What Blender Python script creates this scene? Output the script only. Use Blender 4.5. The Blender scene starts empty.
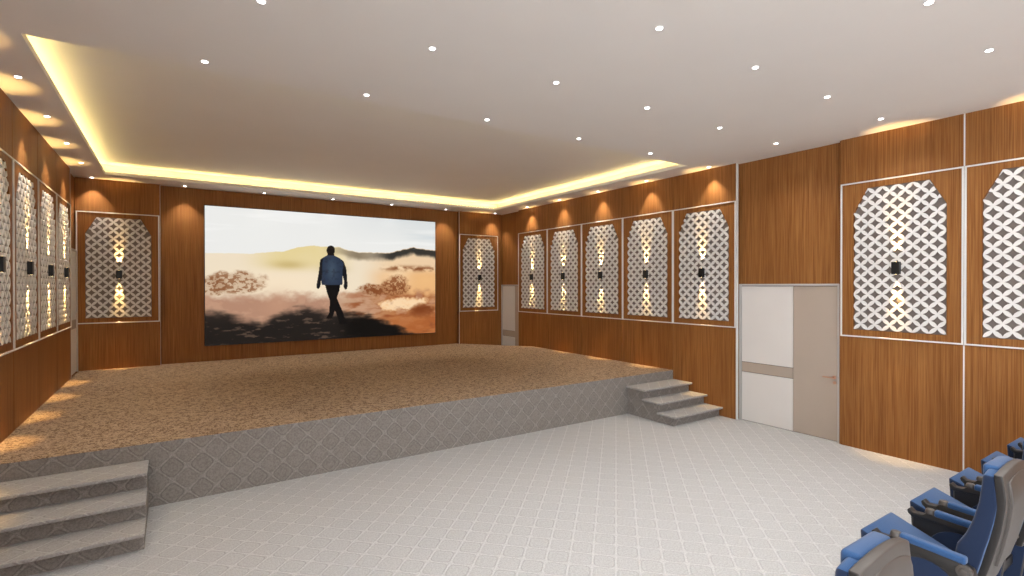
import bpy, bmesh, math, random
import numpy as np
from mathutils import Vector, Matrix
random.seed(7)
SC = bpy.context.scene
COL = SC.collection
PI = math.pi

# ---------------------------------------------------------------- dimensions (metres)
ZC = 3.94                      # ceiling
XL, XR = -1.335, 7.23          # faces of the wood cladding, left and right
XLB, XRB = -1.385, 7.33        # wall planes behind (doors)
YB, YP = 11.62, 11.50          # back wall centre plane, back wall panel plane
YF = -7.0                      # wall behind the audience
ZS, YS = 0.60, 5.86            # stage height and front
ZB, ZT = 1.41, 3.365           # bottom and top of the lattice panel band

# ---------------------------------------------------------------- node helpers
def s2l(c):
    return tuple(((v/255)/12.92 if v/255 <= .04045 else (((v/255)+.055)/1.055)**2.4) for v in c)

class NT:
    def __init__(s, name):
        s.m = bpy.data.materials.new(name); s.m.use_nodes = True
        s.t = s.m.node_tree; s.t.nodes.clear()
        s.out = s.t.nodes.new('ShaderNodeOutputMaterial')
    def n(s, typ, **kw):
        nd = s.t.nodes.new(typ)
        for k, v in kw.items(): setattr(nd, k, v)
        return nd
    def link(s, a, b): s.t.links.new(a, b)
    def put(s, sock, v):
        if isinstance(v, bpy.types.NodeSocket): s.link(v, sock)
        elif isinstance(v, (tuple, list)) and len(v) == 3 and sock.type == 'RGBA': sock.default_value = (*v, 1)
        else: sock.default_value = v
    def math(s, op, a, b=None, c=None, clamp=False):
        nd = s.n('ShaderNodeMath', operation=op, use_clamp=clamp)
        s.put(nd.inputs[0], a)
        if b is not None: s.put(nd.inputs[1], b)
        if c is not None: s.put(nd.inputs[2], c)
        return nd.outputs[0]
    def step(s, v, lo, hi, a=0., b=1.):
        nd = s.n('ShaderNodeMapRange', interpolation_type='SMOOTHSTEP')
        s.put(nd.inputs[0], v)
        for i, q in enumerate((lo, hi, a, b)): nd.inputs[i+1].default_value = q
        return nd.outputs[0]
    def mix(s, f, a, b, mode='MIX'):
        nd = s.n('ShaderNodeMix', data_type='RGBA', blend_type=mode)
        s.put(nd.inputs[0], f); s.put(nd.inputs[6], a); s.put(nd.inputs[7], b)
        return nd.outputs[2]
    def noise(s, vec, scale, detail=3, rough=.5, dist=0.):
        nd = s.n('ShaderNodeTexNoise'); s.link(vec, nd.inputs['Vector'])
        nd.inputs['Scale'].default_value = scale; nd.inputs['Detail'].default_value = detail
        nd.inputs['Roughness'].default_value = rough; nd.inputs['Distortion'].default_value = dist
        return nd.outputs[0]
    def mapping(s, vec, scale):
        nd = s.n('ShaderNodeMapping'); s.link(vec, nd.inputs[0]); nd.inputs['Scale'].default_value = scale
        return nd.outputs[0]
    def bsdf(s, col, rough=.6, metal=0., spec=.5, bump=None, bstr=.3, bdist=.01, sheen=0., emit=None, estr=0.):
        b = s.n('ShaderNodeBsdfPrincipled')
        s.put(b.inputs['Base Color'], col); s.put(b.inputs['Roughness'], rough)
        b.inputs['Metallic'].default_value = metal; b.inputs['Specular IOR Level'].default_value = spec
        if sheen: b.inputs['Sheen Weight'].default_value = sheen
        if bump is not None:
            bn = s.n('ShaderNodeBump'); bn.inputs['Strength'].default_value = bstr; bn.inputs['Distance'].default_value = bdist
            s.link(bump, bn.inputs['Height']); s.link(bn.outputs[0], b.inputs['Normal'])
        if emit is not None:
            s.put(b.inputs['Emission Color'], emit); b.inputs['Emission Strength'].default_value = estr
        s.link(b.outputs[0], s.out.inputs[0])
        return s.m
    def coord(s, which='Object'):
        return s.n('ShaderNodeTexCoord').outputs[which]

def mat_plain(name, col, rough=.6, metal=0., spec=.5, noise_amt=.06, nscale=6., bump=0.):
    t = NT(name); c = t.coord()
    v = t.noise(c, nscale, 3)
    f = t.step(v, .3, .7)
    dark = tuple(x*(1-noise_amt) for x in col)
    cc = t.mix(f, dark, col)
    if bump:
        return t.bsdf(cc, rough, metal, spec, bump=t.noise(c, 400, 2), bstr=bump, bdist=.002)
    return t.bsdf(cc, rough, metal, spec)

def mat_wood(name, base, dark, light):
    t = NT(name); c = t.n('ShaderNodeNewGeometry').outputs['Position']
    a = t.noise(t.mapping(c, (36, 36, .8)), 1, 5, .68)
    b = t.noise(t.mapping(c, (110, 110, 1.6)), 1, 3, .55)
    d = t.noise(t.mapping(c, (3.2, 3.2, .35)), 1, 2, .5)
    f = t.step(a, .25, .72)
    c1 = t.mix(f, dark, base)
    c2 = t.mix(t.math('MULTIPLY', t.step(b, .38, .70), .50), c1, light)
    c3 = t.mix(t.math('MULTIPLY', t.step(d, .35, .7), .28), c2, dark)
    return t.bsdf(c3, .5, 0, .2, bump=b, bstr=.08, bdist=.002)

def mat_carpet(name, cell, line, outline, speck, P=.245):
    t = NT(name)
    uv = t.n('ShaderNodeUVMap'); uv.uv_map = 'UVMap'
    sp = t.n('ShaderNodeSeparateXYZ'); t.link(uv.outputs[0], sp.inputs[0])
    x, y = sp.outputs[0], sp.outputs[1]
    # small wobble so the ridges read as woven
    p = t.math('DIVIDE', t.math('ADD', x, y), P); q = t.math('DIVIDE', t.math('SUBTRACT', x, y), P)
    fx = t.math('SUBTRACT', t.math('FRACT', p), .5); fy = t.math('SUBTRACT', t.math('FRACT', q), .5)
    ax = t.math('ABSOLUTE', fx); ay = t.math('ABSOLUTE', fy)
    par = t.math('MODULO', t.math('ABSOLUTE', t.math('SUBTRACT', t.math('FLOOR', p), t.math('FLOOR', q))), 2.)
    par = t.math('GREATER_THAN', par, .5)
    d = t.math('POWER', t.math('ADD', t.math('POWER', ax, 4.4), t.math('POWER', ay, 4.4)), 1/4.4)
    line_m = t.math('MAXIMUM', t.math('MAXIMUM', t.step(ax, .462, .488), t.step(ay, .440, .472)), t.math('MULTIPLY', t.step(d, .45, .485), .6))
    ring = t.math('MULTIPLY', t.step(d, .39, .42), t.math('SUBTRACT', 1., t.step(d, .432, .458)))
    ring = t.math('MULTIPLY', ring, t.math('MULTIPLY_ADD', par, .6, .4))
    circ = t.math('MULTIPLY', par, t.math('MULTIPLY', t.step(d, .14, .2), t.math('SUBTRACT', 1., t.step(d, .22, .30))))
    pos = t.n('ShaderNodeNewGeometry').outputs['Position']
    n1 = t.noise(pos, 75, 4, .8); n2 = t.noise(pos, 55, 3, .6)
    col = t.mix(line_m, cell, line)
    col = t.mix(t.math('MULTIPLY', ring, .6), col, outline)
    col = t.mix(t.math('MULTIPLY', circ, .25), col, outline)
    sf = t.math('MULTIPLY', t.step(n1, .42, .60), .8)
    col = t.mix(sf, col, t.mix(.5, col, speck))
    h = t.math('ADD', t.math('MULTIPLY', line_m, 1.), t.math('MULTIPLY', n2, .55))
    h = t.math('SUBTRACT', h, t.math('MULTIPLY', ring, .5))
    return t.bsdf(col, .95, 0, .1, bump=h, bstr=.55, bdist=.006)

def mat_speckle(name, c1, c2, c3):
    t = NT(name)
    pos = t.n('ShaderNodeNewGeometry').outputs['Position']
    a = t.noise(pos, 24, 4, .8); b = t.noise(pos, 60, 3, .75)
    col = t.mix(t.step(a, .43, .56), c1, c2)
    col = t.mix(t.math('MULTIPLY', t.step(b, .5, .62), .7), col, c3)
    return t.bsdf(col, .97, 0, .1, bump=b, bstr=.6, bdist=.006)

def mat_emit(name, col, strength):
    t = NT(name); e = t.n('ShaderNodeEmission'); e.inputs[0].default_value = (*col, 1); e.inputs[1].default_value = strength
    t.link(e.outputs[0], t.out.inputs[0]); return t.m

def mat_fabric(name, c1, c2):
    t = NT(name); c = t.coord()
    n = t.noise(c, 500, 2, .6); m = t.noise(c, 9, 2)
    col = t.mix(t.step(n, .35, .65), c1, c2)
    return t.bsdf(col, .85, 0, .25, bump=n, bstr=.15, bdist=.001, sheen=.25)

M = {}
M['wood'] = mat_wood('oak_veneer', (.315, .130, .036), (.185, .066, .015), (.46, .222, .075))
M['seam'] = mat_plain('dark_seam', (.02, .012, .008), .8)
M['white'] = mat_plain('white_lacquer', (.78, .77, .75), .4, noise_amt=.02)
M['lattice'] = mat_plain('white_lattice', (.84, .82, .80), .5, noise_amt=.03)
M['backing'] = mat_plain('grey_brown_backing', (.26, .22, .195), .75, noise_amt=.1)
M['ceiling'] = mat_plain('ceiling_paint', (.86, .83, .795), .9, spec=.2, noise_amt=.015, nscale=1.5)
M['carpet'] = mat_carpet('shaded_pattern_carpet', (.30, .278, .26), (.37, .345, .32), (.19, .175, .165), (.12, .108, .10))  # same carpet as the floor, darkened to put shade into the risers
M['floorcarpet'] = mat_carpet('lit_pattern_carpet', (.50, .502, .505), (.585, .585, .585), (.43, .43, .43), (.27, .268, .268))  # the shared carpet at its lit tone, for the floor
M['treadcarpet'] = mat_carpet('dim_pattern_carpet', (.40, .39, .38), (.47, .46, .45), (.33, .32, .31), (.24, .23, .22))  # the shared carpet partly darkened, for treads in dimmer light
M['stage'] = mat_speckle('brown_speckled_carpet', (.16, .10, .062), (.41, .295, .20), (.68, .54, .40))
M['black'] = mat_plain('matt_black_metal', (.008, .008, .009), .4, noise_amt=.0)
M['doorwhite'] = mat_plain('door_off_white', (.77, .745, .72), .45, noise_amt=.02, nscale=2)
M['doorbeige'] = mat_plain('door_beige', (.46, .385, .32), .5, noise_amt=.03, nscale=2)
M['doorline'] = mat_plain('dark_joint_line', (.06, .055, .05), .6)
M['doorframe'] = mat_plain('grey_door_frame', (.55, .53, .51), .45, noise_amt=.02)
M['brass'] = mat_plain('rose_brass', (.70, .42, .30), .38, metal=.85)
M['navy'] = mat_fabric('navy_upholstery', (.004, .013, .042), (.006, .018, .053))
M['blue'] = mat_fabric('blue_upholstery', (.019, .062, .165), (.026, .080, .20))
M['plastic'] = mat_plain('grey_brown_plastic', (.075, .066, .060), .42, noise_amt=.08, nscale=20)
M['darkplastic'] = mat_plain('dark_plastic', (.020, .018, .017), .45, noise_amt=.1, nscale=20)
M['lens'] = mat_emit('downlight_lens', (1, .98, .95), 14)
M['led'] = mat_emit('warm_led_strip', (1, .76, .28), 24.)
M['sconcelens'] = mat_emit('warm_sconce_lens', (1, .72, .35), 8)
M['bezel'] = mat_plain('dark_bezel', (.02, .022, .03), .35)
M['plaster'] = mat_plain('plaster', (.62, .58, .54), .9)

# ---------------------------------------------------------------- mesh helpers
def new_obj(name, me, mats, parent=None, loc=None, rot=None):
    o = bpy.data.objects.new(name, me); COL.objects.link(o)
    if me is not None and not me.materials:
        for m in (mats if isinstance(mats, (list, tuple)) else [mats]): me.materials.append(m)
    if parent is not None: o.parent = parent
    if loc is not None: o.location = loc
    if rot is not None: o.rotation_euler = rot
    return o

def box(bm, x0, x1, y0, y1, z0, z1, mi=0):
    vs = [bm.verts.new(p) for p in ((x0,y0,z0),(x1,y0,z0),(x1,y1,z0),(x0,y1,z0),(x0,y0,z1),(x1,y0,z1),(x1,y1,z1),(x0,y1,z1))]
    fs = [bm.faces.new([vs[i] for i in q]) for q in ((0,3,2,1),(4,5,6,7),(0,1,5,4),(1,2,6,5),(2,3,7,6),(3,0,4,7))]
    for f in fs: f.material_index = mi
    return vs, fs

def prism_x(bm, poly, x0, x1, mi=0):          # poly of (y,z) extruded along x
    a = [bm.verts.new((x0, y, z)) for y, z in poly]; b = [bm.verts.new((x1, y, z)) for y, z in poly]
    return _prism(bm, a, b, mi)
def prism_z(bm, poly, z0, z1, mi=0):          # poly of (x,y) extruded along z
    a = [bm.verts.new((x, y, z0)) for x, y in poly]; b = [bm.verts.new((x, y, z1)) for x, y in poly]
    return _prism(bm, a, b, mi)
def prism_y(bm, poly, y0, y1, mi=0):          # poly of (x,z) extruded along y
    a = [bm.verts.new((x, y0, z)) for x, z in poly]; b = [bm.verts.new((x, y1, z)) for x, z in poly]
    return _prism(bm, a, b, mi)
def _prism(bm, a, b, mi):
    n = len(a)
    fs = [bm.faces.new(a[::-1]), bm.faces.new(b)]
    for i in range(n):
        j = (i+1) % n
        fs.append(bm.faces.new((a[i], a[j], b[j], b[i])))
    for f in fs: f.material_index = mi
    return fs

def cyl(bm, c, r, h, axis='z', n=24, r2=None, mi=0):
    r2 = r if r2 is None else r2
    ax = {'x': Matrix.Rotation(PI/2, 4, 'Y'), 'y': Matrix.Rotation(-PI/2, 4, 'X'), 'z': Matrix()}[axis]
    mt = Matrix.Translation(c) @ ax
    r_ = bmesh.ops.create_cone(bm, cap_ends=True, segments=n, radius1=r, radius2=r2, depth=h, matrix=mt)
    for v in r_['verts']:
        for f in v.link_faces: f.material_index = mi

def finish(bm, name, bevel=0., seg=2, smooth=False, uv=False, angle=35, darken_sides=False):
    bmesh.ops.recalc_face_normals(bm, faces=bm.faces)
    if bevel:
        es = [e for e in bm.edges if len(e.link_faces) == 2 and e.calc_face_angle(0) > math.radians(angle)]
        bmesh.ops.bevel(bm, geom=es, offset=bevel, segments=seg, profile=.5, affect='EDGES', clamp_overlap=True)
    if uv:
        L = bm.loops.layers.uv.new('UVMap')
        for f in bm.faces:
            n = f.normal
            for l in f.loops:
                p = l.vert.co
                if abs(n.z) > .6: l[L].uv = (p.x, p.y)
                elif abs(n.y) > abs(n.x): l[L].uv = (p.x, p.z + .03)
                else: l[L].uv = (p.y + .1, p.z + .03)
    if darken_sides:  # side-facing faces take the darker second material
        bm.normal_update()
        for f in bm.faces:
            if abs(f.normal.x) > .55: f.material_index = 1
    me = bpy.data.meshes.new(name); bm.to_mesh(me); bm.free()
    if smooth:
        for p in me.polygons: p.use_smooth = True
        me.set_sharp_from_angle(angle=math.radians(40))
    return me

def BM(): return bmesh.new()

def thing(name, label, cat, loc=(0,0,0), rz=0., group=None):
    o = bpy.data.objects.new(name, None); COL.objects.link(o)
    o.empty_display_size = .1
    o.location = loc; o.rotation_euler = (0, 0, rz)
    o['label'] = label; o['category'] = cat
    if group: o['group'] = group
    return o

def dup_tree(src, name, label, loc, rz=0., group=None, keep=lambda o: True):
    r = src.copy(); COL.objects.link(r); r.name = name
    r.location = loc; r.rotation_euler = (0, 0, rz); r['label'] = label
    if group: r['group'] = group
    def rec(s, d):
        for ch in s.children:
            c = ch.copy(); COL.objects.link(c); c.parent = d
            c.matrix_parent_inverse = ch.matrix_parent_inverse.copy()
            rec(ch, c)
    rec(src, r)
    return r

def struct(name, me, mats, label=None):
    o = new_obj(name, me, mats); o['kind'] = 'structure'
    return o

# ---------------------------------------------------------------- room shell
bm = BM(); box(bm, XLB-.1, XRB+.1, YF-.1, YB+.1, -.1, 0)
struct('floor', finish(bm, 'floor', uv=True), M['floorcarpet'])

# ceiling: soffit slabs around the raised tray above the stage
CX0, CX1, CY0, CY1 = -.92, 6.75, 5.19, 10.96
LIP = .055; ZU = 4.14
bm = BM()
xa, xb, ya, yb = XLB-.1, XRB+.1, YF-.1, YB+.1
box(bm, xa, xb, ya, CY0, ZC, ZC+LIP); box(bm, xa, xb, CY1, yb, ZC, ZC+LIP)
box(bm, xa, CX0, CY0, CY1, ZC, ZC+LIP); box(bm, CX1, xb, CY0, CY1, ZC, ZC+LIP)
box(bm, xa, xb, CY0-.35, yb, ZU, ZU+.08)                     # raised tray
box(bm, xa, xb, CY0-.43, CY0-.35, ZC+LIP, ZU+.08)
box(bm, xa, xb, yb-.1, yb, ZC+LIP, ZU); box(bm, xa, CX0-.22, CY0-.35, yb-.1, ZC+LIP, ZU); box(bm, CX1+.22, xb, CY0-.35, yb-.1, ZC+LIP, ZU)
box(bm, CX0-.22, CX1+.22, CY1+.22, yb-.1, ZC+LIP, ZU)
struct('ceiling', finish(bm, 'ceiling'), M['ceiling'])

G = .010
def clad_x(bm, xf, xb_, y0, y1, z0, z1):   # board facing +-x
    box(bm, min(xf, xb_), max(xf, xb_), y0+G/2, y1-G/2, z0, z1)

WINY = [(-6.5, -4.6), (-4.2, -2.3), (-1.9, -.35)]; WZ = (.8, 3.4)  # openings for the unseen windows added as side fill
def wall_side(name, xf, xbase, far_edge, bands, plain, wins=None):
    """bands: list of y edges of lattice bays; plain: list of (y0,y1) full-height boards"""
    bm = BM()
    xo = xbase + (.1 if xbase > 0 else -.1)
    if wins:
        ed = [YF-.1] + [v for w_ in wins for v in w_] + [YB+.1]
        for i in range(0, len(ed), 2): box(bm, min(xbase, xo), max(xbase, xo), ed[i], ed[i+1], 0, ZC)
        for a, b in wins: box(bm, min(xbase, xo), max(xbase, xo), a, b, 0, WZ[0]); box(bm, min(xbase, xo), max(xbase, xo), a, b, WZ[1], ZC)
    else: box(bm, min(xbase, xo), max(xbase, xo), YF-.1, YB+.1, 0, ZC)
    for ys in bands:
        for a, b in zip(ys[1:], ys[:-1]):
            clad_x(bm, xf, xbase, a, b, ZT+.003, ZC)
            clad_x(bm, xf, xbase, a, b, 0, ZB-.003)
    for y0, y1, z0, z1, x in plain:
        clad_x(bm, x, xbase, y0, y1, z0, z1)
    return struct(name, finish(bm, name, bevel=.0015, seg=1), M['wood'])

R_FAR = [10.60, 9.414, 8.228, 7.042, 5.856, 4.67]
R_NEAR = [3.19, 1.945, .70]
L_ALL = [10.70, 9.512, 8.324, 7.136, 5.948, 4.76, 3.572]
wall_side('wall_right', XR, XRB, 10.6, [R_FAR, R_NEAR],
          [(.70-1.245*k, .70-1.245*(k-1), 0, ZC, XR) for k in range(1, 6)] )
wall_side('wall_left', XL, XLB, 10.7, [L_ALL],
          [(3.572-1.188*k, 3.572-1.188*(k-1), 0, ZC, XL) for k in range(1, 4)], WINY)

# back wall behind the stage: recessed centre, raised bays left and right
bm = BM()
box(bm, XLB-.1, XRB+.1, YB, YB+.1, 0, ZC)
BL = (-1.375, -.165); BR = (6.045, XRB-.03)
for x0, x1 in (BL, BR):
    box(bm, x0, x1, YP, YB, 0, ZB-.003); box(bm, x0, x1, YP, YB, ZT+.003, ZC)
box(bm, 7.185, XRB-.03, YP, YB, ZB-.003, ZT+.003); 
n = 5; w = (BR[0]-BL[1])/n
for i in range(n): box(bm, BL[1]+w*i+G, BL[1]+w*(i+1)-G, YB-.012, YB, 0, ZC)
struct('wall_back', finish(bm, 'wall_back', bevel=.0015, seg=1), M['wood'])

# wall behind the audience, unseen windows added in the left wall for side fill light
bm = BM(); box(bm, XLB-.1, XRB+.1, YF-.1, YF, 0, ZC)
struct('wall_front', finish(bm, 'wall_front'), M['plaster'])
for k, (a, b) in enumerate(WINY):
    bm = BM(); t_ = .05; x0, x1 = XLB-.08, XLB-.02
    box(bm, x0, x1, a, b, WZ[0], WZ[0]+t_); box(bm, x0, x1, a, b, WZ[1]-t_, WZ[1])
    for y in (a, (a+b)/2-t_/2, b-t_): box(bm, x0, x1, y, y+t_, WZ[0]+t_, WZ[1]-t_)
    struct('added_window_%d' % (k+1), finish(bm, 'added_window', bevel=.003, seg=1), M['white'])

# white vertical edge trims of the cladding
def trim(n_, parts, m='white'):
    bm = BM()
    for p in parts: box(bm, *p)
    struct('trim_%d' % n_, finish(bm, 'trim', bevel=.001, seg=1), M[m])
trim(1, [(XR-.004, XR+.03, 4.648, 4.669, 0, ZC)])
trim(2, [(XR-.003, XR+.01, 1.938, 1.952, 0, ZB-.004), (XR-.003, XR+.01, 1.938, 1.952, ZT+.004, ZC)])
trim(3, [(XL-.01, XL+.004, 10.69, 10.70, 0.6, ZC)])
trim(4, [(BL[1]-.003, BL[1]+.002, YP-.002, YP+.02, ZS, ZC)])
trim(5, [(BR[0]-.002, BR[0]+.003, YP-.002, YP+.02, ZS, ZC)])

# ---------------------------------------------------------------- stage and steps
bm = BM()
poly = [(XL+.001, YS), (XR-.001, YS), (XR-.001, 10.0), (6.04, YB-.03), (6.04, YB-.013), (BL[1]+.003, YB-.013), (BL[1]+.003, YP-.001), (XL+.001, YP-.001)]
prism_z(bm, poly, 0, ZS-.004)
me = finish(bm, 'stage_riser', uv=True)
stage = thing('stage', 'wide low stage with grey diamond-patterned riser below the large screen', 'stage', (3, YS, 0))
def place(o, parent):   # world-space mesh under a thing
    o.parent = parent; o.matrix_parent_inverse = Matrix.Translation(parent.location).inverted(); return o
place(new_obj('riser', me, M['carpet']), stage)
bm = BM(); prism_z(bm, [(x, y) for x, y in poly], ZS-.004, ZS)
o = place(new_obj('stage_top', finish(bm, 'stage_top'), M['stage']), stage); o['label'] = 'brown speckled carpet top'

def steps(x0, x1, label, side):
    t = thing('stage_steps', label, 'steps', ((x0+x1)/2, YS-.5, 0), group='carpeted steps up to the stage')
    bm = BM()
    prof = [(YS-.002, 0), (4.955, 0), (4.955, .12), (5.235, .12), (5.235, .27), (5.53, .27), (5.53, .42), (YS-.002, .42)]
    prism_x(bm, prof, x0+(.04 if side > 0 else 0), x1-(0 if side > 0 else .004))
    place(new_obj('step_body', finish(bm, 'step_body', uv=True), M['carpet']), t)
    for yb_, yf_, zt in ((5.235, 4.885, .15), (5.53, 5.165, .30), (YS-.002, 5.455, .45)):
        bm = BM(); box(bm, x0, x1, yf_, yb_, zt-.03, zt)
        place(new_obj('tread', finish(bm, 'tread', bevel=.006, seg=2, uv=True), M['treadcarpet']), t)
steps(XL+.004, -.18, 'grey carpeted steps up to the stage beside the left wall', -1)
steps(6.085, XR-.006, 'small grey carpeted steps up to the stage by the right wall near the white door', 1)

# ---------------------------------------------------------------- doors
def door(n_, x, y0, y1, z0, split, into, has_handle=True, top=2.085, full=True):
    """leaf plane x, frame from y0 (near) to y1 (far); split = border between beige (near) and white (far)"""
    s = into       # +1: room lies towards -x (right wall)
    t = bpy.data.objects.new('door_%d' % n_, None); COL.objects.link(t)
    t.location = (x, (y0+y1)/2, z0); t['kind'] = 'structure'
    def part(name, rects, mat, bev=.001):
        bm = BM()
        for xa_, xb_, a, b, c, d in rects:
            lo, hi = sorted((x-s*xa_, x-s*xb_))
            box(bm, lo, hi, a, b, z0+c, z0+d)
        o = place(new_obj(name, finish(bm, name, bevel=bev, seg=1), mat), t); return o
    f = .026
    part('door_frame', [(0, .045, y0, y0+f, 0, top), (0, .045, y1-f, y1, 0, top), (0, .045, y0+f, y1-f, top-f, top)], M['doorframe'])
    part('frame_gap', [(0, .008, y0+f, y1-f, 0, top-f)], M['doorline'], 0)
    g = .009
    a0, a1 = y0+f+g, y1-f-g
    if split > a0: part('beige_leaf', [(.008, .026, a0, split-.003, .008, top-f-g)], M['doorbeige'])
    part('white_leaf', [(.008, .026, split+.004, a1, .008, .742), (.008, .026, split+.004, a1, .90, top-f-g)], M['doorwhite'])
    b = part('beige_band', [(.008, .025, split+.004, a1, .750, .892)], M['doorbeige'])
    if has_handle:
        bm = BM()
        yy = a0+.035
        xs_ = x-s*.026
        cyl(bm, (xs_-s*.005, yy, z0+.845), .024, .010, 'x')
        cyl(bm, (xs_-s*.025, yy, z0+.845), .009, .045, 'x', 12)
        vs, fs = box(bm, min(xs_-s*.042, xs_-s*.056), max(xs_-s*.042, xs_-s*.056), yy-.01, yy+.125, z0+.836, z0+.854)
        cyl(bm, (xs_-s*.005, yy-.005, z0+.775), .022, .010, 'x')
        o = place(new_obj('door_handle', finish(bm, 'door_handle', bevel=.002, seg=2, smooth=True), M['brass']), t)
    return t
door(1, XRB, 3.225, 4.652, 0, 3.838, 1)
door(2, XRB, 10.615, 11.49, 0, 10.868, 1, has_handle=False)
door(3, XLB, 10.715, 11.49, ZS, 10.72, -1, has_handle=False)
# full-height wood board at the near side of door 1
trim(6, [(XR+.02, XRB, 3.192, 3.21, 0, ZC)], 'wood')

# ---------------------------------------------------------------- lattice panels
LA, LB = .93/12, 1.76/24
LW, LH = .93, 1.76
LZ0 = 1.51 - ZB      # lattice bottom above the board bottom
def clip_poly(pts, planes):
    for nx, nz, d in planes:           # keep nx*x+nz*z <= d
        out = []
        for i in range(len(pts)):
            p, q = pts[i], pts[(i+1) % len(pts)]
            fp = nx*p[0]+nz*p[1]-d; fq = nx*q[0]+nz*q[1]-d
            if fp <= 0: out.append(p)
            if (fp < 0 < fq) or (fq < 0 < fp):
                tt = fp/(fp-fq); out.append((p[0]+tt*(q[0]-p[0]), p[1]+tt*(q[1]-p[1])))
        pts = out
        if len(pts) < 3: return []
    return pts
def lattice_mesh():
    bm = BM()
    planes = [(-1, 0, LW/2), (1, 0, LW/2), (0, -1, 0), (0, 1, LH)]
    # chamfers: from (0,20) to (2,24) in lattice units, both sides
    dx, dz = 2*LA, 4*LB
    planes.append((dz, dx, dz*(LW/2)+dx*(20*LB)))
    planes.append((-dz, dx, dz*(LW/2)+dx*(20*LB)))
    for i in range(12):
        for j in range(24):
            if (i+j) % 2 == 0: a, b = (i, j), (i+1, j+1)
            else: a, b = (i+1, j), (i, j+1)
            mx, mz = (a[0]+b[0])/2, (a[1]+b[1])/2
            mm = min(mx, 12-mx)
            if mm < 1 and 20 < mz < 21.0: continue
            if mz > 20 + 2*mm + .5: continue
            A = Vector((a[0]*LA-LW/2, a[1]*LB)); Bv = Vector((b[0]*LA-LW/2, b[1]*LB))
            d = Bv-A; L = d.length; u = d/L; v = Vector((-u.y, u.x)); hw = .0215
            A = A - u*.004; L += .008
            pts = []; N = 5
            for k in range(N+1):
                tt = k/N; pts.append(A+u*L*tt+v*(-(max(hw*math.sin(PI*tt)**.8, .003))))
            for k in range(N, -1, -1):
                tt = k/N; pts.append(A+u*L*tt+v*(max(hw*math.sin(PI*tt)**.8, .003)))
            pts = clip_poly([(p.x, p.y) for p in pts], planes)
            if len(pts) < 3: continue
            # drop duplicates
            q = [pts[0]]
            for p in pts[1:]:
                if (p[0]-q[-1][0])**2+(p[1]-q[-1][1])**2 > 1e-9: q.append(p)
            if (q[0][0]-q[-1][0])**2+(q[0][1]-q[-1][1])**2 < 1e-9: q.pop()
            if len(q) < 3: continue
            prism_y(bm, [(x, z+LZ0) for x, z in q], -.006, .012)
    return finish(bm, 'lattice_screen')
ME_LAT = lattice_mesh()
H = ZT-ZB
def panel_meshes(w):
    # local frame: x along the wall, y = into the wall, z up from the board bottom; front face at y = 0
    hw = w/2; a = LW/2+.006; z0 = LZ0-.006; z20 = LZ0+20*LB+.003; z24 = LZ0+LH+.006; c = 2*LA
    inner = [(-a, z0), (a, z0), (a, z20), (a-c, z24), (-a+c, z24), (-a, z20)]
    outer = [(-hw+G, 0), (hw-G, 0), (hw-G, z20), (hw-G, H), (-hw+G, H), (-hw+G, z20)]
    bm = BM()
    R = {}
    for y in (0, .045):
        R[y] = ([bm.verts.new((x, y, z)) for x, z in outer], [bm.verts.new((x, y, z)) for x, z in inner])
    for i in range(6):
        j = (i+1) % 6
        for y in (0, .045):
            o_, n_ = R[y]; bm.faces.new((o_[i], o_[j], n_[j], n_[i]))
        bm.faces.new((R[0][0][i], R[0][0][j], R[.045][0][j], R[.045][0][i]))
        bm.faces.new((R[0][1][i], R[0][1][j], R[.045][1][j], R[.045][1][i]))
    board = finish(bm, 'board')
    bm = BM(); box(bm, -a, a, .035, .044, z0, z24)
    # only the part inside the opening is needed
    backing = finish(bm, 'backing')
    bm = BM(); tw = .021; th = .017; p = -.011
    box(bm, -hw+.002, -hw+tw, p, 0, 0, H); box(bm, hw-tw, hw-.002, p, 0, 0, H)
    box(bm, -hw+tw, hw-tw, p, 0, H-th, H); box(bm, -hw+tw, hw-tw, p, 0, 0, th)
    tr = finish(bm, 'trim_frame', bevel=.002, seg=1)
    return board, backing, tr
PM = {}
def panel(w, loc, rz, label, group):
    if w not in PM: PM[w] = panel_meshes(w)
    b, k, tr = PM[w]
    t = thing('lattice_panel', label, 'wall panel', loc, rz, group)
    new_obj('board', b, M['wood'], t)
    o = new_obj('backing', k, M['backing'], t); 
    new_obj('trim_frame', tr, M['white'], t)
    new_obj('lattice_screen', ME_LAT, M['lattice'], t)
    return t

# sconce: small black up-and-down wall light, front of the panel at local y = 0
SZ = 2.27
bm = BM(); box(bm, -.043, .043, -.055, -.008, -.073, .073)
bmesh.ops.recalc_face_normals(bm, faces=bm.faces)
ME_SC = finish(bm, 'housing', bevel=.004, seg=2)
bm = BM(); box(bm, -.02, .02, -.008, .034, -.03, .03); ME_BR = finish(bm, 'bracket')
bm = BM(); cyl(bm, (0, -.036, .0742), .008, .002); ME_LN = finish(bm, 'lens')
def spot(name, parent, loc, rot, power, angle, blend, col, size=.02):
    l = SPOTS.get((name, power, angle))
    if l is None:
        l = bpy.data.lights.new(name, 'SPOT'); l.energy = power; l.spot_size = math.radians(angle); l.spot_blend = blend
        l.color = col; l.shadow_soft_size = size; SPOTS[(name, power, angle)] = l
    o = bpy.data.objects.new(name, l); COL.objects.link(o); o.parent = parent; o.location = loc; o.rotation_euler = rot
    return o
SPOTS = {}
WARM = (1, .60, .20)
SC_POW = 165; SC_T = -math.radians(3.6)
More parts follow.
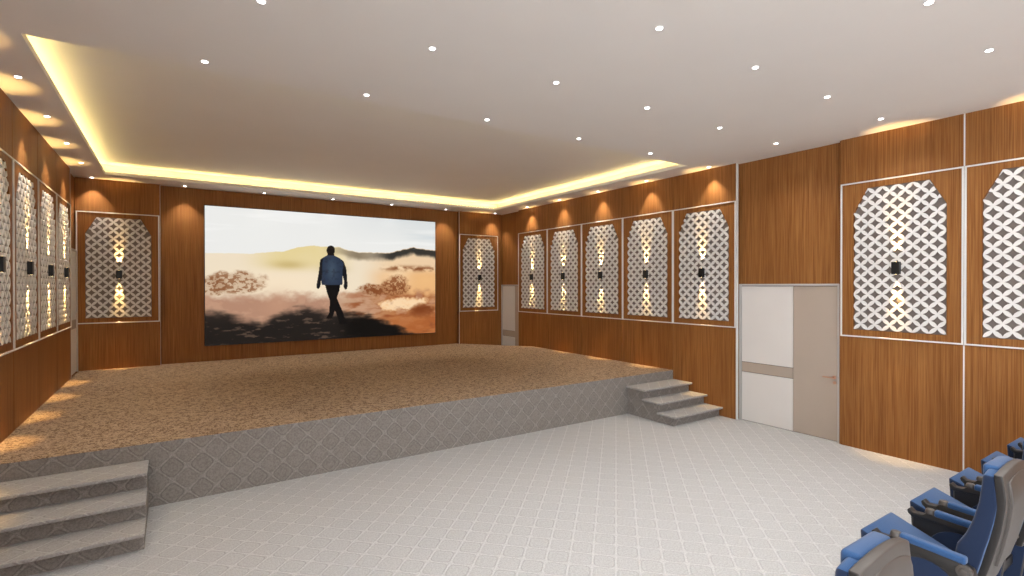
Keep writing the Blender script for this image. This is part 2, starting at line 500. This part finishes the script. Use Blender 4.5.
def sconce(loc, rz, label, group):
    t = thing('wall_sconce', label, 'wall light', loc, rz, group)
    new_obj('housing', ME_SC, M['black'], t)
    new_obj('bracket', ME_BR, M['black'], t)
    new_obj('lens', ME_LN, M['sconcelens'], t); new_obj('lens', ME_LN, M['sconcelens'], t, loc=(0, 0, -.1484))
    spot('sconce_uplight', t, (0, -.036, .079), (PI+SC_T, 0, 0), SC_POW, 31, .95, WARM, .006)
    spot('sconce_downlight', t, (0, -.036, -.079), (-SC_T, 0, 0), SC_POW, 31, .95, WARM, .006)
    return t

ordn = ['first', 'second', 'third', 'fourth', 'fifth', 'sixth', 'seventh']
GP = {'r': 'lattice panels on the right wall', 'l': 'lattice panels on the left wall', 'b': 'lattice panels on the back wall'}
GS = {'r': 'black sconces on the right wall', 'l': 'black sconces on the left wall', 'b': 'black sconces on the back wall'}
def bay(side, w, x, y, ptxt, stxt):
    rz = {'r': -PI/2, 'l': PI/2, 'b': 0}[side]
    panel(w, (x, y, ZB), rz, ptxt, GP[side]); sconce((x, y, SZ), rz, stxt, GS[side])
far_txt = ['farthest, beside the recessed far door', 'second from the far door', 'middle one of the five above the stage', 'fourth from the far door, behind the stage front', 'nearest of the five, over the small steps']
for i in range(5):
    yc = (R_FAR[i]+R_FAR[i+1])/2
    bay('r', 1.186, XR, yc, 'white lattice panel on right wall, '+far_txt[i], 'black sconce on right wall, '+far_txt[i])
near_txt = ['just right of the white and beige door', 'cut by the right edge, behind the blue chairs']
for i in range(2):
    yc = (R_NEAR[i]+R_NEAR[i+1])/2
    bay('r', 1.245, XR, yc, 'large white lattice panel on right wall, '+near_txt[i], 'black sconce on large lattice panel, '+near_txt[i])
left_txt = ['deepest one, next to the back corner', 'second from the back corner', 'third from the back corner', 'fourth from the back corner, cut by the left edge', 'fifth from the back corner, beyond the left edge', 'sixth from the back corner, beyond the left edge']
for i in range(6):
    yc = (L_ALL[i]+L_ALL[i+1])/2
    bay('l', 1.188, XL, yc, 'white lattice panel on left wall, '+left_txt[i], 'black sconce on left wall, '+left_txt[i])
bay('b', 1.19, -.77, YP, 'white petal lattice in wood panel on back wall, left of the screen', 'black box sconce on back wall lattice, left of the screen')
bay('b', 1.15, 6.615, YP, 'white petal lattice in wood panel on back wall, right of the screen', 'black box sconce on back wall lattice, right of the screen')
# slivers of wood beside the two back panels
# ---------------------------------------------------------------- screen
SX0, SX1, SZ0, SZ1 = .535, 5.415, .90, 3.632
YSC = 11.55
def paint(W, Hh):
    rng = np.random.RandomState(3)
    S, T = np.meshgrid((np.arange(W)+.5)/W, (np.arange(Hh)+.5)/Hh)
    def vnoise(fx, fy, seed):
        r = np.random.RandomState(seed); g = r.rand(int(fy)+3, int(fx)+3)
        x = S*fx; y = T*fy; xi = x.astype(int); yi = y.astype(int); a = x-xi; b = y-yi
        a = a*a*(3-2*a); b = b*b*(3-2*b)
        return (g[yi, xi]*(1-a)+g[yi, xi+1]*a)*(1-b)+(g[yi+1, xi]*(1-a)+g[yi+1, xi+1]*a)*b
    def fbm(fx, fy, seed, o=4):
        s = 0; am = 1; tot = 0
        for k in range(o):
            s = s+am*vnoise(fx*2**k, fy*2**k, seed+k); tot += am; am *= .55
        return s/tot
    def ss(a, b, v):
        t = np.clip((v-a)/(b-a), 0, 1); return t*t*(3-2*t)
    def lay(img, col, m):
        return img*(1-m[..., None])+np.array(col, float)*m[..., None]
    def prof(pts):
        p = np.array(pts); return np.interp(S, p[:, 0], p[:, 1])
    # sky
    img = np.zeros((Hh, W, 3))+np.array((236, 236, 233.))
    img = lay(img, (210, 216, 218), ss(.25, 1.1, S)*ss(.72, 1.0, T)*.7)
    img = lay(img, (200, 210, 215), ss(.75, 1.0, S)*ss(.5, .9, fbm(2, 14, 5))*.7*ss(.6, .9, T))
    img = lay(img, (250, 250, 248), ss(.55, .75, fbm(3, 20, 9))*.35)
    # land
    ridge = prof(SKY_LINE)+ (fbm(60, 2, 15)-.5)*.012
    land = ss(-.004, .004, ridge-T)
    g = np.zeros_like(img)+np.array((238, 222, 196.))
    n1 = fbm(6, 5, 21); n2 = fbm(22, 18, 31); n3 = fbm(60, 50, 41); n4 = fbm(12, 30, 55); n5 = fbm(95, 70, 91)
    g = lay(g, (226, 206, 140), ss(.10, .30, S)*(1-ss(.45, .62, S))*ss(.5, .62, T)*(.5+.5*n1))
    g = lay(g, (196, 172, 108), np.exp(-((S-.31)/.07)**2-((T-.585)/.035)**2)*.9)
    g = lay(g, (246, 226, 196), np.exp(-((S-.30)/.2)**2-((T-.45)/.10)**2)*.9)
    g = lay(g, (232, 176, 118), ss(.6, .8, S)*(1-ss(.50, .60, T)*.6)*.95)
    g = lay(g, (246, 214, 172), np.exp(-((S-.80)/.07)**2-((T-.50)/.12)**2)*.85)
    g = lay(g, (240, 190, 130), np.exp(-((S-.95)/.08)**2-((T-.47)/.08)**2)*.7)
    # dark hills on the right
    hill = ss(.0, .01, ridge-T)*(1-ss(.035, .085, ridge-T+(n2-.5)*.03))*ss(.44, .62, S)
    g = lay(g, (112, 98, 76), hill*.8*(1-ss(.6, .75, S)))
    g = lay(g, (52, 50, 46), hill*ss(.62, .78, S))
    g = lay(g, (120, 66, 34), np.exp(-((T-.575-.0*S)/.022)**2)*ss(.68, .8, S)*ss(.35, .6, n2)*.9)
    g = lay(g, (176, 158, 110), np.exp(-((S-.50)/.05)**2-((T-.56)/.03)**2)*.7)
    # reddish mid ground
    mid = prof([(0, .37), (.2, .37), (.35, .36), (.5, .36), (.62, .38), (.8, .38), (1, .36)])
    mm = ss(-.03, .06, mid-T+(n2-.5)*.10)
    g = lay(g, (170, 122, 98), mm*(1-ss(.45, .6, S))*.85)
    g = lay(g, (150, 84, 48), mm*ss(.45, .62, S)*(.55+.45*ss(.35, .65, n4)))
    g = lay(g, (206, 164, 136), mm*ss(.5, .7, n2)*.45)
    # brush
    for cx, cy, rx, ry, dn in ((.11, .455, .11, .085, 0), (.02, .43, .06, .07, 0), (.79, .44, .085, .08, 1), (.68, .40, .07, .05, 1), (.73, .39, .12, .06, 1)):
        e = ((S-cx)/rx)**2+((T-cy)/ry)**2
        m = (1-ss(.35, 1.25, e+(n2-.5)*1.5))*(.35+.65*ss(.44, .56, n5))
        g = lay(g, (140, 92, 60) if dn == 0 else (132, 74, 40), m*.85)
    # bright dust low right
    e = ((S-.83)/.13)**2+((T-.265-.12*(S-.83))/.055)**2
    g = lay(g, (250, 208, 158), (1-ss(.35, 1.3, e+(n2-.5)*2.2+(n5-.5)*.8))*.95)
    g = lay(g, (252, 226, 190), (1-ss(.2, 1.1, e+(n3-.5)*2.5))*.5)
    e = ((S-.93)/.07)**2+((T-.2)/.07)**2
    g = lay(g, (120, 58, 26), (1-ss(.3, 1.2, e+(n2-.5)*1.2))*.8)
    g = lay(g, (178, 100, 50), ss(.70, .8, S)*(1-ss(.1, .22, T))*.75*ss(.3, .6, n2+.15))
    g = lay(g, (196, 150, 122), np.exp(-((S-.27)/.06)**2-((T-.28)/.09)**2)*.65)
    # dark ground
    dk = prof(DARK_LINE)
    dm = ss(-.03, .05, dk-T+(n2-.5)*.07+(n4-.5)*.05)
    g = lay(g, (26, 23, 22), dm*(.97-.12*ss(.1, .3, T)))
    st = ss(.60, .74, fbm(26, 60, 77))*dm
    g = lay(g, (104, 84, 70), st*.75*(1-ss(.45, .75, S)))
    g = lay(g, (70, 40, 24), ss(.93, 1.0, S)*dm*.6)
    g = lay(g, (8, 7, 7), dm*ss(.5, .6, S)*(1-ss(.86, .95, S))*.8)
    img = img*(1-land[..., None])+g*land[..., None]
    # walking figure seen from behind
    asp = (SX1-SX0)/(SZ1-SZ0)
    def inside(poly):
        m = np.zeros(S.shape, bool); p = poly; n_ = len(p)
        for i in range(n_):
            x1, y1 = p[i]; x2, y2 = p[(i+1) % n_]
            if y1 == y2: continue
            c = ((y1 > T) != (y2 > T)) & (S < (x2-x1)*(T-y1)/(y2-y1)+x1)
            m ^= c
        return m.astype(float)
    for poly, col in FIG:
        img = lay(img, col, inside(poly))
    jk = inside(FIG[JACKET][0])
    img = lay(img, (72, 88, 104), jk*np.exp(-((S-FC[0])/.022)**2-((T-FC[1])/.085)**2)*.75)
    img = lay(img, (24, 26, 34), jk*ss(.5, .75, n3)*.35)
    return np.clip(img, 0, 255)
SKY_LINE = [(-0.0007, 0.6606), (0.1715, 0.6664), (0.2187, 0.6785), (0.2915, 0.6902), (0.3417, 0.7247), (0.3996, 0.7411), (0.4592, 0.7406), (0.5275, 0.7405), (0.5625, 0.7176), (0.5981, 0.7071), (0.6416, 0.7046), (0.701, 0.7057), (0.7621, 0.7094), (0.8249, 0.7403), (0.8814, 0.7632), (0.9392, 0.7535), (0.9986, 0.7435)]
DARK_LINE = [(0.0015, 0.2363), (0.0797, 0.2207), (0.1474, 0.1754), (0.2057, 0.1433), (0.2417, 0.1877), (0.2907, 0.2371), (0.3923, 0.2638), (0.4583, 0.2236), (0.5687, 0.1924), (0.6703, 0.1734), (0.7612, 0.1011), (0.856, 0.0067), (0.9976, -0.0209)]
FIG = [([(0.4808, 0.33), (0.5102, 0.2977), (0.5066, 0.2412), (0.4976, 0.1915), (0.4921, 0.1667), (0.4663, 0.1634), (0.4718, 0.183), (0.4786, 0.2051), (0.4814, 0.2799)], (13, 11, 12)), ([(0.4607, 0.4374), (0.527, 0.4374), (0.5256, 0.3919), (0.513, 0.3266), (0.5254, 0.2719), (0.5392, 0.2144), (0.5475, 0.1631), (0.5601, 0.1164), (0.5251, 0.1115), (0.5182, 0.1587), (0.5012, 0.2415), (0.4808, 0.3112), (0.4694, 0.3739)], (12, 11, 13)), ([(0.4726, 0.6818), (0.5012, 0.6834), (0.5039, 0.6635), (0.4699, 0.6617)], (40, 28, 24)), ([(0.4564, 0.656), (0.441, 0.6341), (0.4362, 0.5536), (0.4308, 0.4917), (0.4254, 0.4362), (0.424, 0.414), (0.4319, 0.4004), (0.4413, 0.4176), (0.444, 0.4647), (0.4541, 0.5045), (0.4596, 0.5667)], (22, 22, 28)), ([(0.526, 0.6495), (0.5434, 0.6263), (0.5552, 0.5697), (0.5586, 0.5061), (0.5613, 0.4298), (0.5592, 0.4018), (0.55, 0.3917), (0.5437, 0.4146), (0.5452, 0.4653), (0.5376, 0.5185), (0.5342, 0.5816)], (20, 20, 26)), ([(0.5054, 0.7113), (0.5038, 0.6943), (0.4992, 0.6801), (0.4925, 0.6712), (0.4849, 0.669), (0.4777, 0.6738), (0.4721, 0.685), (0.469, 0.7004), (0.469, 0.7175), (0.4721, 0.7333), (0.4778, 0.7452), (0.4851, 0.751), (0.4927, 0.7498), (0.4993, 0.7417), (0.5038, 0.7281)], (24, 18, 16)), ([(0.4544, 0.6534), (0.4712, 0.6692), (0.5019, 0.6709), (0.526, 0.6508), (0.5433, 0.6073), (0.5383, 0.5438), (0.5396, 0.4551), (0.5361, 0.4336), (0.4473, 0.4337), (0.4454, 0.461), (0.4508, 0.5416), (0.4496, 0.6036)], (42, 54, 74))]
JACKET = 6
FC = (0.4914, 0.5551)
def screen():
    W_, H_ = 440, 252
    img = paint(W_, H_)/255.
    lin = np.where(img <= .04045, img/12.92, ((img+.055)/1.055)**2.4)
    xs_ = np.linspace(SX0+.01, SX1-.01, W_+1); zs_ = np.linspace(SZ0+.01, SZ1-.01, H_+1)
    XX, ZZ = np.meshgrid(xs_, zs_)
    co = np.stack([XX, np.full_like(XX, YSC-.0005), ZZ], -1).reshape(-1, 3)
    me = bpy.data.meshes.new('display')
    i, j = np.meshgrid(np.arange(W_), np.arange(H_)); a = (j*(W_+1)+i).ravel()
    faces = np.stack([a, a+1, a+W_+2, a+W_+1], -1)
    me.vertices.add(len(co)); me.vertices.foreach_set('co', co.ravel())
    nf = len(faces)
    me.loops.add(nf*4); me.loops.foreach_set('vertex_index', faces.ravel())
    me.polygons.add(nf); me.polygons.foreach_set('loop_start', np.arange(nf)*4)
    me.update(calc_edges=True)
    at = me.attributes.new('picture', 'FLOAT_COLOR', 'FACE')
    at.data.foreach_set('color', np.concatenate([lin.reshape(-1, 3), np.ones((nf, 1))], 1).ravel())
    t = NT('led_screen_picture')
    an = t.n('ShaderNodeAttribute', attribute_name='picture')
    e = t.n('ShaderNodeEmission'); t.link(an.outputs['Color'], e.inputs[0]); e.inputs[1].default_value = 1.0
    gl = t.n('ShaderNodeBsdfPrincipled'); gl.inputs['Base Color'].default_value = (.01, .01, .01, 1); gl.inputs['Roughness'].default_value = .7; gl.inputs['Specular IOR Level'].default_value = .1
    ad = t.n('ShaderNodeAddShader'); t.link(e.outputs[0], ad.inputs[0]); t.link(gl.outputs[0], ad.inputs[1]); t.link(ad.outputs[0], t.out.inputs[0])
    th = thing('projection_screen', 'large screen on the back wall showing a man walking through dusty desert', 'screen', ((SX0+SX1)/2, YSC, SZ0))
    bm = BM(); box(bm, SX0, SX1, YSC, YB-.013, SZ0, SZ1)
    place(new_obj('casing', finish(bm, 'casing', bevel=.003, seg=1), M['bezel']), th)
    place(new_obj('display', me, t.m), th)
screen()

# ---------------------------------------------------------------- ceiling downlights
bm = BM(); cyl(bm, (0, 0, -.004), .032, .006, n=28); ME_RING = finish(bm, 'trim_ring', bevel=.002, seg=2)
bm = BM(); cyl(bm, (0, 0, -.0075), .023, .004, n=24); ME_LENS = finish(bm, 'lens')
def downlight(x, y, label, group, kind, pw=None):
    pw = pw or ROOM_POW
    t = thing('downlight', label, 'ceiling light', (x, y, ZC), 0, group)
    new_obj('trim_ring', ME_RING, M['white'], t); new_obj('lens', ME_LENS, M['lens'], t)
    if kind == 'room': spot('room_beam', t, (0, 0, -.02), (0, 0, 0), pw, ROOM_ANG, 1., (1, .985, .96), .04)
    else: spot('wash_beam', t, (0, 0, -.02), (0, 0, 0), WASH_POW, 80, .75, (1, .88, .74), .015)
ROOM_POW, WASH_POW, ROOM_ANG = 42, 50, 130
rows = [(3.72, 'third'), (2.52, 'second'), (1.31, 'first')]
rn = {3.72: 'second row in front of the stage tray', 2.52: 'third row in front of the stage tray', 1.31: 'fourth row in front of the stage tray',
      .1: 'fifth row, above the camera', -1.11: 'sixth row, behind the camera', -2.32: 'seventh row, behind the camera', -3.53: 'eighth row, behind the camera', -4.74: 'ninth row, behind the camera'}
def ord_lab(i, n_): return ['leftmost', 'second from left', 'third from left', 'fourth from left', 'fifth from left', 'rightmost'][i if i < n_-1 else 5]
for y in (3.72, 2.52, 1.31, .1, -1.11, -2.32, -3.53, -4.74):
    for i, x in enumerate((.50, 1.72, 2.96, 4.18, 5.43, 6.65)):
        downlight(x, y, 'small round downlight, %s in the %s' % (ord_lab(i, 6), rn[y]), 'downlights over the seating floor', 'room')
for i, x in enumerate((.24, 1.60, 2.97, 4.33, 5.66)):
    downlight(x, 4.98, 'small round ceiling downlight, %s in the row along the tray edge' % ord_lab(i, 5), 'downlights along the tray edge', 'room', 14)
wl = ['nearest the back corner', 'second from the back corner', 'third from the back corner', 'fourth from the back corner', 'fifth from the back corner', 'sixth from the back corner']
for i, y in enumerate((11.36, 10.10, 8.82, 7.54, 6.26, 5.0)):
    downlight(-1.13, y, 'small downlight close to the left wall, %s' % wl[i], 'downlights along the left wall', 'wash')
for i, y in enumerate((11.33, 10.02, 8.80, 7.58, 6.33, 5.05)):
    downlight(7.09 if i else 7.0, y, 'small downlight close to the right wall, %s' % wl[i], 'downlights along the right wall', 'wash')
for i, x in enumerate((.22, 1.57, 2.92, 4.24, 5.62)):
    downlight(x, 11.39, 'small downlight above the back wall, %s above the screen' % ord_lab(i, 5), 'downlights along the back wall', 'wash')

# LED strips lying behind the lip of the tray
def led(x0, x1, y0, y1, label):
    t = thing('led_strip', label, 'LED strip', ((x0+x1)/2, (y0+y1)/2, ZC+LIP), group='warm LED strips in the ceiling tray')
    bm = BM(); box(bm, x0, x1, y0, y1, ZC+LIP, ZC+LIP+.006); place(new_obj('channel', finish(bm, 'channel'), M['white']), t)
    s = .006
    bm = BM(); box(bm, x0+s, x1-s, y0+s, y1-s, ZC+LIP+.006, ZC+LIP+.012); place(new_obj('diffuser', finish(bm, 'diffuser'), M['led']), t)
led(CX0-.10, CX0-.06, CY0, CY1+.1, 'warm yellow LED strip glowing along the left side of the ceiling tray')
led(CX1+.06, CX1+.10, CY0, CY1+.1, 'warm yellow LED strip glowing along the right side of the ceiling tray')
led(CX0-.05, CX1+.05, CY0-.10, CY0-.06, 'warm yellow LED strip added unseen as fill along the front side of the ceiling tray')  # not in view; added to brighten the tray ceiling
led(CX0-.05, CX1+.05, CY1+.06, CY1+.10, 'warm yellow LED strip glowing along the back side of the ceiling tray')

# ---------------------------------------------------------------- cinema chairs
def interp(rows, n_):
    rows = np.array(rows, float); z = np.linspace(0, 1, n_)
    d = np.r_[0, np.cumsum(np.hypot(np.diff(rows[:, 0]), np.diff(rows[:, -1])))]; d /= d[-1]
    return np.stack([np.interp(z, d, rows[:, k]) for k in range(rows.shape[1])], -1)
def slab(rows, arch, wrap, name, bev, ncol=13, nrow=16, edge=.0, dk_sides=False):
    """rows: (y_front, y_rear, half_width, z) from the bottom up"""
    R_ = interp(rows, nrow); bm = BM(); g = {}
    zt = R_[-1, 3]
    for s in (0, 1):
        for j, (yf, yr, hw, z) in enumerate(R_):
            for i in range(ncol):
                u = -1+2*i/(ncol-1)
                zz = z+arch*(1-u*u)*(max(0, (z-.55)/(zt-.55)))**4
                y = (yf if s == 0 else yr)+wrap*u*u
                if s == 1: y += edge*(u**4)
                g[s, j, i] = bm.verts.new((u*hw, y, zz))
    for j in range(nrow-1):
        for i in range(ncol-1):
            for s in (0, 1): bm.faces.new((g[s, j, i], g[s, j, i+1], g[s, j+1, i+1], g[s, j+1, i]))
    for i in range(ncol-1):
        for j in (0, nrow-1): bm.faces.new((g[0, j, i], g[0, j, i+1], g[1, j, i+1], g[1, j, i]))
    for j in range(nrow-1):
        for i in (0, ncol-1): bm.faces.new((g[0, j, i], g[0, j+1, i], g[1, j+1, i], g[1, j, i]))
    return finish(bm, name, bevel=bev, seg=3, smooth=True, angle=50, darken_sides=dk_sides)
Y0 = -1.0
def yy(v): return v+Y0
def build_chair(label):
    t = thing('cinema_chair', label, 'chair', (0, 1.0, 0), 0, 'row of blue auditorium chairs')
    shell = [(yy(.85), yy(.822), .155, .56), (yy(.827), yy(.79), .165, .67), (yy(.80), yy(.762), .172, .78), (yy(.776), yy(.74), .18, .89), (yy(.76), yy(.722), .192, 1.02), (yy(.764), yy(.728), .197, 1.09), (yy(.768), yy(.734), .198, 1.148)]
    new_obj('back_shell', slab(shell, .035, .012, 'back_shell', .006, dk_sides=True), [M['plastic'], M['darkplastic']], t)
    rid = [(yy(.81), yy(.784), .11, .67), (yy(.79), yy(.756), .125, .78), (yy(.766), yy(.734), .14, .89), (yy(.75), yy(.716), .155, 1.02), (yy(.755), yy(.722), .158, 1.09), (yy(.758), yy(.729), .155, 1.112)]
    new_obj('rear_panel', slab(rid, .03, .0, 'rear_panel', .004), M['plastic'], t)
    pad = [(yy(.905), yy(.845), .185, .615), (yy(.928), yy(.829), .192, .675), (yy(.92), yy(.812), .195, .75), (yy(.882), yy(.795), .196, .82), (yy(.854), yy(.778), .197, .90), (yy(.832), yy(.762), .197, .995), (yy(.824), yy(.763), .196, 1.07), (yy(.818), yy(.767), .193, 1.135)]
    new_obj('backrest_pad', slab(pad, .03, .004, 'backrest_pad', .014, dk_sides=True), [M['blue'], M['navy']], t)
    bm = BM(); box(bm, -.118, .136, yy(.772), yy(.842), 1.10, 1.170)
    new_obj('headrest', finish(bm, 'headrest', bevel=.018, seg=4, smooth=True), M['blue'], t)
    # tipped-up seat cushion
    bm = BM(); prism_x(bm, [(yy(.915), .50), (yy(1.355), .665), (yy(1.345), .505), (yy(1.28), .455), (yy(.95), .40)], -.212, .212)
    new_obj('seat', finish(bm, 'seat', bevel=.016, seg=4, smooth=True, darken_sides=True), [M['blue'], M['navy']], t)
    bm = BM(); prism_x(bm, [(yy(.96), .385), (yy(.955), .40), (yy(1.275), .453), (yy(1.27), .435)], -.17, .17)
    new_obj('seat_pan', finish(bm, 'seat_pan', bevel=.004), M['darkplastic'], t)
    for sx in (-1, 1):
        x = sx*.245
        bm = BM()
        prism_x(bm, [(yy(1.245), .675), (yy(1.245), .03), (yy(1.25), 0), (yy(.93), 0), (yy(.935), .05), (yy(.90), .35), (yy(.868), .60), (yy(.88), .66), (yy(1.1), .67)], x-.019, x+.019)
        p = new_obj('side_panel', finish(bm, 'side_panel', bevel=.004, seg=2), M['darkplastic'], t)
        bm = BM()
        pts = [(yy(1.175), .16)]
        pts += [(yy(1.03)+.145*math.cos(a), .50+.148*math.sin(a)) for a in np.linspace(0, PI, 15)]
        pts += [(yy(.925), .16), (yy(.95), .12), (yy(1.15), .12)]
        prism_x(bm, pts, x-.0255, x+.0255)
        new_obj('fabric_inset', finish(bm, 'fabric_inset', bevel=.004, seg=2, smooth=True), M['navy'], p)
        bm = BM(); box(bm, x-.021, x+.021, yy(1.2445), yy(1.2505), .06, .672)
        new_obj('edge_strip', finish(bm, 'edge_strip', bevel=.002), M['plastic'], p)
        # armrest: base plate with curled cup lip at the front
        bm = BM()
        prism_x(bm, [(yy(1.262), .712), (yy(1.272), .700), (yy(1.268), .682), (yy(1.248), .664), (yy(1.20), .668), (yy(1.12), .672), (yy(.98), .652), (yy(.90), .625), (yy(.845), .610), (yy(.828), .64), (yy(.84), .675), (yy(.90), .692), (yy(1.00), .699), (yy(1.14), .706), (yy(1.165), .722), (yy(1.195), .694), (yy(1.24), .692)], x-.026, x+.026)
        a_ = new_obj('armrest', finish(bm, 'armrest', bevel=.004, seg=2, smooth=True), M['darkplastic'], t)
        bm = BM(); box(bm, x-.024, x+.024, yy(.865), yy(1.142), .700, .738)
        # pad slopes gently down towards the back
        for v in bm.verts: v.co.z -= (yy(1.142)-v.co.y)*.055
        o = new_obj('arm_pad', finish(bm, 'arm_pad', bevel=.012, seg=4, smooth=True), M['blue'], a_)
        bm = BM(); cyl(bm, (x, yy(1.163), .722), .029, .028, n=24, r2=.022)
        new_obj('arm_knob', finish(bm, 'arm_knob', bevel=.006, seg=3, smooth=True), M['plastic'], a_)
        bm = BM(); cyl(bm, (x-sx*.0+sx*.022, yy(.868), .655), .034, .022, 'x', 24); cyl(bm, (x+sx*.034, yy(.868), .655), .018, .008, 'x', 20)
        new_obj('hinge_cap', finish(bm, 'hinge_cap', bevel=.003, seg=2, smooth=True), M['plastic'], a_)
    bm = BM(); box(bm, -.226, .226, yy(.95), yy(1.0), .30, .36)
    new_obj('crossbar', finish(bm, 'crossbar', bevel=.004), M['darkplastic'], t)
    return t
CH = build_chair('blue auditorium chair with tall grey back shell, whole side in view at right edge')
CH.location = (3.515, 1.0, 0)
ch_lab = ['blue auditorium chair with tipped seat, directly behind the chair whose grey back shows',
          'blue auditorium chair with dark armrest, third of the right-hand row',
          'blue auditorium chair with seat corner above the grey shell, fourth of the right-hand row',
          'farthest blue auditorium chair, nearest to the right wall']
for k in range(4):
    dup_tree(CH, 'cinema_chair', ch_lab[k], (3.515+.705*(k+1), 1.0, 0))
dup_tree(CH, 'cinema_chair', 'blue auditorium chair across the aisle, only its headrest top showing at bottom edge', (2.016, 1.0, 0))

# ---------------------------------------------------------------- side fill through the added windows, world, camera
w = bpy.data.worlds.new('World'); SC.world = w; w.use_nodes = True
bg = w.node_tree.nodes['Background']; bg.inputs[0].default_value = (.93, .96, 1, 1); bg.inputs[1].default_value = 14.5
for a, b in WINY:
    l = bpy.data.lights.new('fill_portal', 'AREA'); l.shape = 'RECTANGLE'; l.size = WZ[1]-WZ[0]; l.size_y = b-a
    l.cycles.is_portal = True
    o = bpy.data.objects.new('fill_portal', l); COL.objects.link(o); o.location = (XLB-.01, (a+b)/2, sum(WZ)/2); o.rotation_euler = (0, -PI/2, 0)

cam = bpy.data.cameras.new('camera'); co = bpy.data.objects.new('camera', cam); COL.objects.link(co)
cam.sensor_width = 36; cam.lens = 513.4*36/1024; cam.clip_start = .05
yaw, pit, rol = map(math.radians, (33.577, -.303, -.075))
F = Vector((math.sin(yaw)*math.cos(pit), math.cos(yaw)*math.cos(pit), math.sin(pit)))
Rr = Vector((math.cos(yaw), -math.sin(yaw), 0)); U = Rr.cross(F)
R2 = Rr*math.cos(rol)+U*math.sin(rol); U2 = -Rr*math.sin(rol)+U*math.cos(rol)
mt = Matrix((R2, U2, -F)).transposed().to_4x4(); mt.translation = (0, 0, 2.07)
co.matrix_world = mt
SC.camera = co
SC.view_settings.view_transform = 'Standard'; SC.view_settings.look = 'None'
SC.view_settings.exposure = 0; SC.view_settings.gamma = 1; SC.view_settings.use_curve_mapping = False
SC.cycles.use_denoising = True
SC.cycles.max_bounces = 8; SC.cycles.diffuse_bounces = 5
SC.cycles.use_light_tree = True
SC.cycles.sample_clamp_indirect = 6
